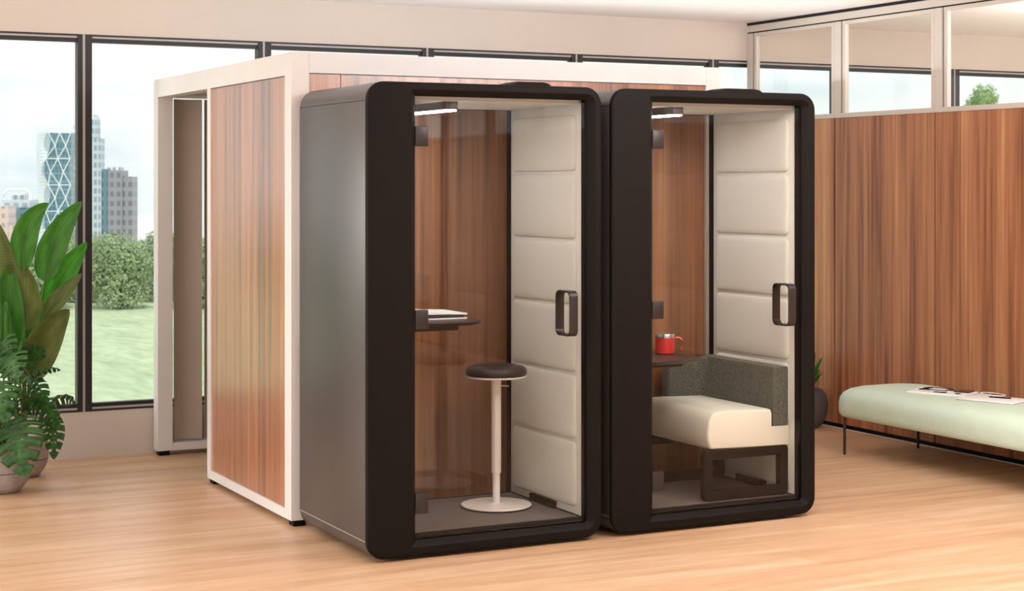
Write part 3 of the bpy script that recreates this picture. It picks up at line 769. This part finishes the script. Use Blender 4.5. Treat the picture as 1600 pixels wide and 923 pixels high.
def pot(parent, R, H, top_mat, inner, groove=True, mat=None):
    mat = mat or M['pot']
    k = H
    prof = [(0.0001, 0.0), (R*0.50, 0.0), (R*0.62, k*0.02), (R*0.83, k*0.17), (R*0.955, k*0.34), (R*0.992, k*0.415)]
    prof2 = [(R*0.992, k*0.425), (R*1.0, k*0.55), (R*0.985, k*0.75), (R*0.955, k*0.93), (R*0.93, k*0.985), (R*0.915, k), (R*0.88, k*0.995), (R*0.86, k*0.95), (R*0.86, k*0.88), (0.0001, k*0.87)]
    if groove: prof = prof + [(R*0.972, k*0.417), (R*0.972, k*0.424)] + prof2
    else: prof = prof + prof2
    o = lathe('pot', prof, mat, parent)
    if groove:
        lathe('rim_groove', [(R*0.957, k*0.925), (R*0.9605, k*0.928), (R*0.9605, k*0.936), (R*0.955, k*0.94)], M['groove'], o, caps=False)
        lathe('waist_groove', [(R*0.990, k*0.413), (R*0.9955, k*0.417), (R*0.9955, k*0.426), (R*0.992, k*0.43)], M['groove'], o, caps=False)
    lathe('soil', [(0.0001, k*0.86), (R*0.86, k*0.86), (R*0.85, k*0.90), (R*0.5, k*0.92), (0.0001, k*0.925)], top_mat, parent)
    return o

def rel(p, o): return Vector(p) - Vector(o)

# broad-leaved plant in the rear pot
O2 = Vector((-0.945, 3.19, 0.0))
pa = thing('potted_plant', 'tall broad-leaved green plant in the rear concrete pot beside the window', 'plant', O2)
pot(pa, 0.145, 0.262, M['pebble'], None)
BL = [  # base px, ctrl px, tip px, plane y of base/tip, width, material, side (x,y,z)
    ((70, 440), (74, 372), (128, 314), 3.14, 3.10, 0.092, 'big_leaf', (0.86, -0.35, 0.15), 0.25),
    ((34, 428), (26, 345), (76, 317), 3.05, 3.02, 0.085, 'big_leaf', (0.75, -0.4, 0.1), 0.3),
    ((68, 492), (92, 430), (136, 378), 3.22, 3.20, 0.088, 'bright_leaf', (0.5, -0.7, 0.55), 0.2),
    ((66, 500), (92, 466), (128, 427), 3.10, 3.06, 0.062, 'olive_leaf', (0.5, -0.6, 0.6), 0.2),
    ((44, 600), (62, 520), (109, 483), 2.95, 2.92, 0.118, 'olive_leaf', (0.75, -0.35, 0.35), 0.2),
    ((41, 514), (41, 470), (40, 416), 2.98, 3.02, 0.108, 'olive_leaf', (0.97, -0.25, 0.0), -0.12),
    ((26, 540), (6, 470), (18, 405), 2.96, 3.02, 0.085, 'bright_leaf', (0.85, -0.3, 0.1), 0.25),
    ((4, 560), (2, 450), (-12, 338), 3.02, 3.02, 0.150, 'olive_leaf', (0.95, -0.3, 0.1), 0.2),
    ((-18, 560), (-30, 440), (-44, 370), 2.9, 2.9, 0.11, 'big_leaf', (0.9, -0.3, 0.1), 0.2),
    ((-34, 600), (-60, 520), (-90, 440), 2.9, 2.8, 0.11, 'big_leaf', (0.8, -0.3, 0.4), 0.2),
    ((14, 590), (4, 530), (10, 470), 2.9, 2.86, 0.10, 'big_leaf', (0.9, -0.3, 0.2), 0.2),
    ((48, 580), (46, 520), (66, 470), 3.05, 3.1, 0.06, 'bright_leaf', (0.7, -0.6, 0.2), 0.2),
    ((30, 600), (30, 560), (38, 500), 3.1, 3.1, 0.09, 'bright_leaf', (0.8, -0.5, 0.1), 0.2),
]
for (b, c, tp, yb, yt, wd, mn, sd, fo) in BL:
    pb = at(b[0], b[1], yb); pc = at(c[0], c[1], (yb+yt)/2); pt = at(tp[0], tp[1], yt)
    ax = (pt-pb).normalized(); pr = ax.cross(FWD).normalized()
    if pr.x < 0: pr = -pr
    ph = math.radians(random.uniform(12, 34)) * random.choice((1, -1))
    o = leafblade('leaf', rel(pb, O2), rel(pc, O2), rel(pt, O2), pr*math.cos(ph) + FWD*math.sin(ph), wd, M[mn], pa, fo, wave=0.010)
    root = Vector((random.uniform(-0.04, 0.04), random.uniform(-0.04, 0.04), 0.22))
    q = rel(pb, O2); mid = Vector((q.x*0.35, q.y*0.35, q.z*0.6))
    tube('petiole', bez(root, mid, q, 10), 0.009, M['stem'], o, 8, 0.005)

# monstera in the front pot
O1 = Vector((-1.165, 2.72, 0.0))
pb_ = thing('potted_plant', 'monstera with dark split leaves in the front concrete pot at the left edge', 'plant', O1)
pot(pb_, 0.172, 0.292, M['soil'], None)
ML = [  # base, mid, tip in pixels, plane y's, width, side
    ((18, 655), (22, 660), (40, 745), 2.50, 2.42, 0.165, (0.95, -0.1, 0.25), 0.2),
    ((34, 628), (70, 615), (92, 668), 2.62, 2.55, 0.135, (0.25, -0.8, 0.55), 0.25),
    ((62, 630), (110, 606), (116, 632), 2.72, 2.66, 0.095, (0.1, -0.9, 0.4), 0.3),
    ((70, 652), (86, 660), (84, 718), 2.80, 2.82, 0.080, (0.9, -0.35, 0.05), 0.1),
    ((40, 590), (72, 566), (95, 578), 2.75, 2.7, 0.085, (0.0, -0.9, 0.25), 0.3),
    ((20, 590), (34, 560), (60, 570), 2.55, 2.5, 0.13, (0.3, -0.7, 0.6), 0.3),
    ((8, 560), (10, 545), (30, 590), 2.5, 2.4, 0.13, (0.8, -0.3, 0.3), 0.3),
    ((30, 560), (50, 540), (70, 560), 2.85, 2.85, 0.10, (0.3, -0.5, 0.8), 0.3),
    ((-10, 600), (-14, 590), (10, 660), 2.45, 2.35, 0.14, (0.9, -0.2, 0.3), 0.3),
    ((44, 600), (56, 600), (66, 640), 2.85, 2.8, 0.10, (0.8, -0.5, 0.3), 0.3),
    ((-30, 640), (-50, 640), (-50, 720), 2.5, 2.45, 0.15, (0.9, -0.2, 0.2), 0.3),
    ((-20, 560), (-50, 540), (-80, 580), 2.6, 2.6, 0.14, (0.2, -0.8, 0.4), 0.3),
    ((2, 620), (-2, 600), (22, 650), 2.7, 2.6, 0.11, (0.9, -0.2, 0.3), 0.3),
    ((-4, 540), (0, 520), (20, 560), 2.75, 2.7, 0.11, (0.9, -0.2, 0.3), 0.3),
]
for (b, c, tp, yb, yt, wd, sd, dr) in ML:
    p0 = at(b[0], b[1], yb); p1 = at(c[0], c[1], (yb+yt)/2); p2 = at(tp[0], tp[1], yt)
    o = monstera('leaf', rel(p0, O1), rel(p1, O1), rel(p2, O1), sd, wd, M['monstera'], pb_, dr)
    q = rel(p0, O1); root = Vector((random.uniform(-0.05, 0.05), random.uniform(-0.05, 0.05), 0.26))
    tube('petiole', bez(root, Vector((q.x*0.3, q.y*0.3, max(q.z, 0.4)*0.85)), q, 10), 0.006, M['stem'], o, 8, 0.004)

# small potted plant half hidden behind the right booth
O3 = Vector((4.545, 2.74, 0.0))
pc_ = thing('potted_plant', 'green plant in a tall dark grey pot half hidden behind the right booth', 'plant', O3)
lathe('pot', [(0.0001, 0.0), (0.10, 0.0), (0.13, 0.02), (0.168, 0.10), (0.175, 0.17), (0.16, 0.24), (0.135, 0.275), (0.125, 0.28), (0.118, 0.27), (0.118, 0.25), (0.0001, 0.25)], M['pot_dark'], pc_)
for k in range(28):
    an = k*2*PI/28 + random.uniform(-0.15, 0.15); r1 = random.uniform(0.11, 0.17); h1 = random.uniform(0.38, 0.56)
    dx, dy = math.cos(an), math.sin(an)
    leafblade('leaf', (dx*0.03, dy*0.03, 0.25), (dx*r1*0.5, dy*r1*0.5, h1*0.85), (dx*r1, dy*r1, h1), (-dy, dx, 0.2), 0.032, M['big_leaf'], pc_, 0.2, nu=8, nv=4)

# ------------------------------------------------------------------ outside: lawn, trees, skyline
def lawn_mat():
    mt, nt, p = new_mat('lawn_grass'); L = nt.links
    tcn = N(nt, 'ShaderNodeTexCoord')
    mpn = N(nt, 'ShaderNodeMapping'); mpn.inputs['Rotation'].default_value = (0, 0, YAW); mpn.inputs['Scale'].default_value = (0.55, 0.16, 1)
    L.new(tcn.outputs['Object'], mpn.inputs['Vector'])
    n1 = N(nt, 'ShaderNodeTexNoise', Scale=1.0, Detail=6.0, Roughness=0.7); L.new(mpn.outputs[0], n1.inputs['Vector'])
    n2 = N(nt, 'ShaderNodeTexNoise', Scale=5.0, Detail=4.0); L.new(mpn.outputs[0], n2.inputs['Vector'])
    a = N(nt, 'ShaderNodeMath', operation='MULTIPLY_ADD'); a.inputs[1].default_value = 0.6; L.new(n2.outputs['Fac'], a.inputs[0]); L.new(n1.outputs['Fac'], a.inputs[2])
    r = N(nt, 'ShaderNodeValToRGB'); el = r.color_ramp.elements
    el[0].position = 0.55; el[0].color = lin('#94a684'); el[1].position = 1.05; el[1].color = lin('#bfcbab')
    L.new(a.outputs[0], r.inputs['Fac']); L.new(r.outputs['Color'], p.inputs['Base Color']); p.inputs['Roughness'].default_value = 0.9; p.inputs['Specular IOR Level'].default_value = 0.1
    return mt
M['lawn'] = lawn_mat()
M['city'] = plain('pale_city_ground', '#b8beb8', 0.9, var=0.1, vscale=0.02)
def ground(name, x0, x1, y0, y1, z, m_, label):
    o = box(name, x0, x1, y0, y1, z-1.0, z, m_); o['kind'] = 'structure'; o['label'] = label; o['category'] = 'ground'; return o
ground('lawn', -160, 240, 8, 175, -4.6, M['lawn'], 'sunlit mown lawn outside the window wall')
ground('city_ground', -1500, 1700, 176, 1150, -60, M['city'], 'pale low city ground beyond the trees')

def foliage_mat(name, a, b):
    mt, nt, p = new_mat(name); L = nt.links
    tcn = N(nt, 'ShaderNodeTexCoord'); n1 = N(nt, 'ShaderNodeTexNoise', Scale=1.1, Detail=5.0); L.new(tcn.outputs['Object'], n1.inputs['Vector'])
    r = N(nt, 'ShaderNodeValToRGB'); r.color_ramp.elements[0].position = 0.35; r.color_ramp.elements[1].position = 0.65
    r.color_ramp.elements[0].color = lin(a); r.color_ramp.elements[1].color = lin(b)
    L.new(n1.outputs['Fac'], r.inputs['Fac']); L.new(r.outputs['Color'], p.inputs['Base Color']); p.inputs['Roughness'].default_value = 0.8; p.inputs['Specular IOR Level'].default_value = 0.1
    tr = N(nt, 'ShaderNodeBsdfTranslucent'); L.new(r.outputs['Color'], tr.inputs['Color'])
    ms = N(nt, 'ShaderNodeMixShader'); ms.inputs['Fac'].default_value = 0.45
    out = [n for n in nt.nodes if n.type == 'OUTPUT_MATERIAL'][0]
    L.new(p.outputs[0], ms.inputs[1]); L.new(tr.outputs[0], ms.inputs[2]); L.new(ms.outputs[0], out.inputs['Surface'])
    return mt
M['foliage'] = foliage_mat('tree_foliage', '#94a780', '#bccba6')
M['foliage_green'] = foliage_mat('fresh_tree_foliage', '#7fa35a', '#a9c87f')
M['bark'] = plain('tree_bark', '#6b5d4e', 0.9)

def crown_mesh(seed, rx, rz, z0, z1, nleaf, ls):
    rnd = random.Random(seed); bm = bmesh.new()
    blobs = []
    for k in range(9):
        a = rnd.uniform(0, 2*PI); rr = rnd.uniform(0.0, 0.55)*rx; zz = rnd.uniform(z0+0.25*(z1-z0), z1-0.28*(z1-z0))
        blobs.append((Vector((rr*math.cos(a), rr*math.sin(a), zz)), rnd.uniform(0.38, 0.6)*rx))
    blobs.append((Vector((0, 0, (z0+z1)/2)), rx*0.7)); blobs.append((Vector((0, 0, z0+0.3*(z1-z0))), rx*0.75))
    top = max(b[0].z+b[1] for b in blobs); sc = (z1)/top
    for i in range(nleaf):
        c, r = blobs[i % len(blobs)]
        d = Vector((rnd.gauss(0, 1), rnd.gauss(0, 1), rnd.gauss(0, 1))).normalized()
        lump = 1 + 0.16*math.sin(7*d.x+c.x*3)*math.sin(6*d.y+2)*1 + 0.1*math.sin(11*d.z)
        p = c + d*r*lump*rnd.uniform(0.80, 1.02); p.z *= sc
        if p.z < z0*0.6: continue
        n = (d + Vector((rnd.uniform(-.6, .6), rnd.uniform(-.6, .6), rnd.uniform(-.3, .8)))).normalized()
        u = n.orthogonal().normalized(); v = n.cross(u); s = ls*rnd.uniform(0.6, 1.3); an = rnd.uniform(0, PI)
        u, v = u*math.cos(an)+v*math.sin(an), v*math.cos(an)-u*math.sin(an)
        bm.faces.new([bm.verts.new(p + u*s), bm.verts.new(p + v*s*0.6 + n*s*0.15), bm.verts.new(p - u*s), bm.verts.new(p - v*s*0.6 + n*s*0.15)])
    me = bpy.data.meshes.new('crown'); bm.to_mesh(me); bm.free()
    return me
CR = [crown_mesh(s, 2.15, 1.6, 0.0, 4.0, 12000, 0.095) for s in (3, 4, 5)]
TM = bpy.data.meshes.new('trunk'); bm = bmesh.new(); tube_bm(bm, [(0, 0, -0.1), (0.04, 0.02, 1.0), (0, 0.05, 2.6)], 0.13, 8, 0.05); bm.to_mesh(TM); bm.free()
def tree(name, label, loc, cm, sc, rz, mat, group):
    t = thing(name, label, 'tree', loc, rz, group); t.scale = sc
    me = cm if not cm.materials or cm.materials[0] == mat else cm.copy()
    if me.materials and me.materials[0] != mat: me.materials.clear()
    link('crown', me, mat, t); link('trunk', TM, M['bark'], t)
    return t
rnd = random.Random(11)
TR = [(-310, 87, 0.95), (-185, 87.5, 1.0), (-60, 87, 0.97), (65, 87, 0.86), (190, 87, 1.0), (315, 87.5, 0.92), (440, 87, 1.0),
      (-435, 87, 1.0), (-560, 88, 0.95), (-690, 87, 1.05), (-820, 88, 1.0), (-950, 87.5, 0.95), (565, 88, 0.95), (690, 87, 1.0), (815, 88, 0.95), (-375, 93, 1.0), (-500, 94, 1.05), (-625, 93, 0.95), (-755, 94, 1.0), (-885, 93, 1.0), (503, 93, 1.0), (628, 93, 0.95), (752, 94, 1.0), (-250, 92.5, 1.0), (-128, 94, 0.95), (0, 92.5, 0.86), (128, 92, 0.98), (252, 92.5, 0.98), (378, 92, 1.0)]
for k, (px, D, s) in enumerate(TR):
    tree('tree', 'leafy grey-green tree in the row along the far edge of the lawn', far(px, D, -4.6), CR[k % 3], (s, s, s*1.0), rnd.uniform(0, 6), M['foliage'], 'tree row across the lawn')
c2 = crown_mesh(21, 2.2, 4, 6.0, 15.3, 6500, 0.14); c2.materials.append(M['foliage_green'])
tree('tree', 'round green tree top seen through the clerestory glass at upper right', far(1538, 150, -4.6), c2, (1, 1, 1), 0.4, M['foliage_green'], None)
c3 = crown_mesh(22, 1.6, 3, 5.0, 13.4, 3500, 0.14); c3.materials.append(M['foliage_green'])
tree('tree', 'small green tree top beside the dark window post at upper right', far(1503, 164, -4.6), c3, (1, 1, 1), 1.4, M['foliage_green'], None)

# skyline
def facade(name, wall, glass, sx, sz, duty=0.55, rough=0.3):
    """curtain wall: regular window grid"""
    mt, nt, p = new_mat(name); L = nt.links
    tcn = N(nt, 'ShaderNodeTexCoord'); s3 = N(nt, 'ShaderNodeSeparateXYZ'); L.new(tcn.outputs['Object'], s3.inputs[0])
    h = N(nt, 'ShaderNodeMath', operation='ADD'); L.new(s3.outputs['X'], h.inputs[0]); L.new(s3.outputs['Y'], h.inputs[1])
    def cell(sock, k):
        a = N(nt, 'ShaderNodeMath', operation='MULTIPLY'); a.inputs[1].default_value = k; L.new(sock, a.inputs[0])
        f = N(nt, 'ShaderNodeMath', operation='FRACT'); L.new(a.outputs[0], f.inputs[0])
        g_ = N(nt, 'ShaderNodeMath', operation='LESS_THAN'); g_.inputs[1].default_value = duty; L.new(f.outputs[0], g_.inputs[0]); return g_
    a, b = cell(h.outputs[0], sx), cell(s3.outputs['Z'], sz)
    m_ = N(nt, 'ShaderNodeMath', operation='MULTIPLY'); L.new(a.outputs[0], m_.inputs[0]); L.new(b.outputs[0], m_.inputs[1])
    mx = N(nt, 'ShaderNodeMix', data_type='RGBA'); mx.inputs[6].default_value = lin(wall); mx.inputs[7].default_value = lin(glass)
    L.new(m_.outputs[0], mx.inputs[0]); L.new(mx.outputs[2], p.inputs['Base Color']); p.inputs['Roughness'].default_value = rough
    return mt
M['tower_glass'] = facade('teal_curtain_wall', '#6f9098', '#4e7480', 0.55, 0.30, 0.8)
M['tower_pale'] = facade('pale_striped_curtain_wall', '#d5dde0', '#a9b9bf', 0.42, 0.0001, 0.5)
M['tower_grey'] = facade('grey_blue_facade', '#b5c1c6', '#7f95a0', 0.50, 0.26, 0.6)
M['tower_light'] = facade('light_lattice_facade', '#d3d9da', '#93a3aa', 0.45, 0.30, 0.5)
M['tower_dark'] = facade('brown_grey_facade', '#8d8c90', '#6b6f77', 0.40, 0.28, 0.55)
M['tower_teal'] = facade('dark_teal_facade', '#5f7a84', '#3f5b66', 0.30, 0.28, 0.6)
M['low_grey'] = facade('pale_grey_facade', '#bfc6c8', '#8fa5ad', 0.35, 0.28, 0.6)
M['low_pink'] = facade('pinkish_facade', '#c9b4ac', '#9c938f', 0.5, 0.35, 0.5)
M['tower_white'] = plain('white_tower_steel', '#dfe6e8', 0.5)
ZB = -60.0
DB = 700.0
def pxz(py, D): return HCAM + (HY-py)/FPX*D
def pxw(dpx, D): return dpx/FPX*D
def tower(label, px0, px1, D):
    c = far((px0+px1)/2, D, ZB); return thing('office_tower', label, 'building', c, -YAW)
def tb(parent, name, D, c0, px0, px1, py, dep, m_, yoff=0.0):
    x0 = pxw(px0-c0, D); x1 = pxw(px1-c0, D); return box(name, x0, x1, yoff, yoff+dep, 0, pxz(py, D)-ZB, m_, parent)
# diagrid tower
t = tower('wavy glass tower with white triangular lattice, left of the window post', 52, 108, DB); H = pxz(207, DB)-ZB
def wav(z):
    y = 207 + (H-z)/DB*FPX
    return math.cos((y-222)/82.0*2*PI)
def corners(z):
    wv_ = wav(z); xl = pxw(-27 - 1.6*wv_, DB); xr = pxw(27.5 + 1.2*wv_, DB); xm = pxw(-5 + 5.0*wv_, DB)
    return [(xl, 4.0), (xm, -1.5), (xr, 2.5), (xr-1, 14), (xl+1, 14)]
zz = [H*k/60 for k in range(61)]
bm = bmesh.new(); vl = loft(bm, [[(x, y, z) for x, y in corners(z)] for z in zz], caps=True)
bmesh.ops.recalc_face_normals(bm, faces=bm.faces)
for f in bm.faces:
    c = f.calc_center_median()
    f.material_index = 1 if (f.normal.x < -0.2 and f.normal.y < -0.2) else 0
me = bpy.data.meshes.new('glass_body'); bm.to_mesh(me); bm.free(); link('glass_body', me, [M['tower_glass'], M['tower_pale']], t)
bm = bmesh.new(); rows = 15; rh = pxw(20.5, DB)
def fp(u, z):
    c = corners(max(0, min(H, z))); return Vector((c[1][0]+(c[2][0]-c[1][0])*u, c[1][1]+(c[2][1]-c[1][1])*u-0.15, z))
for r_ in range(0, 18):
    za = H - rh*r_; zb_ = za-rh
    if zb_ < 0: break
    off = 0.0 if r_ % 2 == 0 else 0.25
    for q in range(-1, 3):
        for (ua, ub) in ((q*0.5+off, q*0.5+off+0.25), (q*0.5+off+0.5, q*0.5+off+0.25)):
            if -0.01 <= ua <= 1.01 and -0.01 <= ub <= 1.01: tube_bm(bm, [fp(ua, za), fp(ub, zb_)], 0.22, 5)
    if r_ % 2 == 0: tube_bm(bm, [fp(0, za), fp(1, za)], 0.2, 5)
finish('lattice', bm, M['tower_white'], t)
# round tower
t = tower('tall pale grey tower with rounded top behind the window post', 108, 158, 760)
D = 760; c0 = 133
lathe('core', [(pxw(13, D), 0), (pxw(13, D), pxz(196, D)-ZB), (pxw(12.2, D), pxz(184, D)-ZB), (pxw(9, D), pxz(179, D)-ZB), (0.01, pxz(178, D)-ZB)], M['tower_grey'], t, (pxw(4, D)*1.6, 5, 0), 24)
tb(t, 'side_wing', D, c0, 108, 127, 205, 9, M['tower_light'], 1.0); tb(t, 'side_wing', D, c0, 113, 124, 196, 8, M['tower_light'], 2.0)
tb(t, 'side_wing', D, c0, 136, 156, 216, 9, M['tower_grey'], 0.0)
# dark tower
t = tower('dark grey office tower right of the window post', 158, 207, 640); D = 640; c0 = 182.5
tb(t, 'side_wing', D, c0, 158, 171, 264, 10, M['tower_teal'], 0.5); tb(t, 'main_block', D, c0, 169, 191, 266, 10, M['tower_dark'], 0.0)
tb(t, 'side_wing', D, c0, 189, 206, 276, 9, M['tower_dark'], 0.8)
o = tb(t, 'crown', D, c0, 166, 186, 261, 6, M['tower_light'], 2.0)
# low buildings at left
t = tower('low pale block with a white arched roof frame at the left edge', -6, 48, 560); D = 560; c0 = 21
tb(t, 'main_block', D, c0, 4, 47, 312, 10, M['low_grey'], 0.0); tb(t, 'glazed_wing', D, c0, 16, 47, 324, 3, M['tower_teal'], -3.0)
hz = pxz(313, D)-ZB; x0, x1 = pxw(5-c0, D), pxw(46-c0, D); rz_ = pxw(17, D)
bm = bmesh.new(); tube_bm(bm, [(x0, 1, hz), (x0, 1, hz+rz_*0.6), (x0+1, 1, hz+rz_*0.92), (x0+2, 1, hz+rz_), (x1-2, 1, hz+rz_), (x1-1, 1, hz+rz_*0.92), (x1, 1, hz+rz_*0.6), (x1, 1, hz)], 0.45, 6)
finish('roof_arch', bm, M['tower_white'], t); tb(t, 'plant_room', D, c0, 14, 34, 302, 5, M['tower_light'], 3.0)
t = tower('small pinkish block beside the low arched building', -8, 13, 520); tb(t, 'main_block', 520, 2.5, -8, 13, 322, 8, M['low_pink'])
t = tower('low pinkish block behind the tree row', 10, 50, 500); tb(t, 'main_block', 500, 30, 14, 46, 352, 8, M['low_pink'])
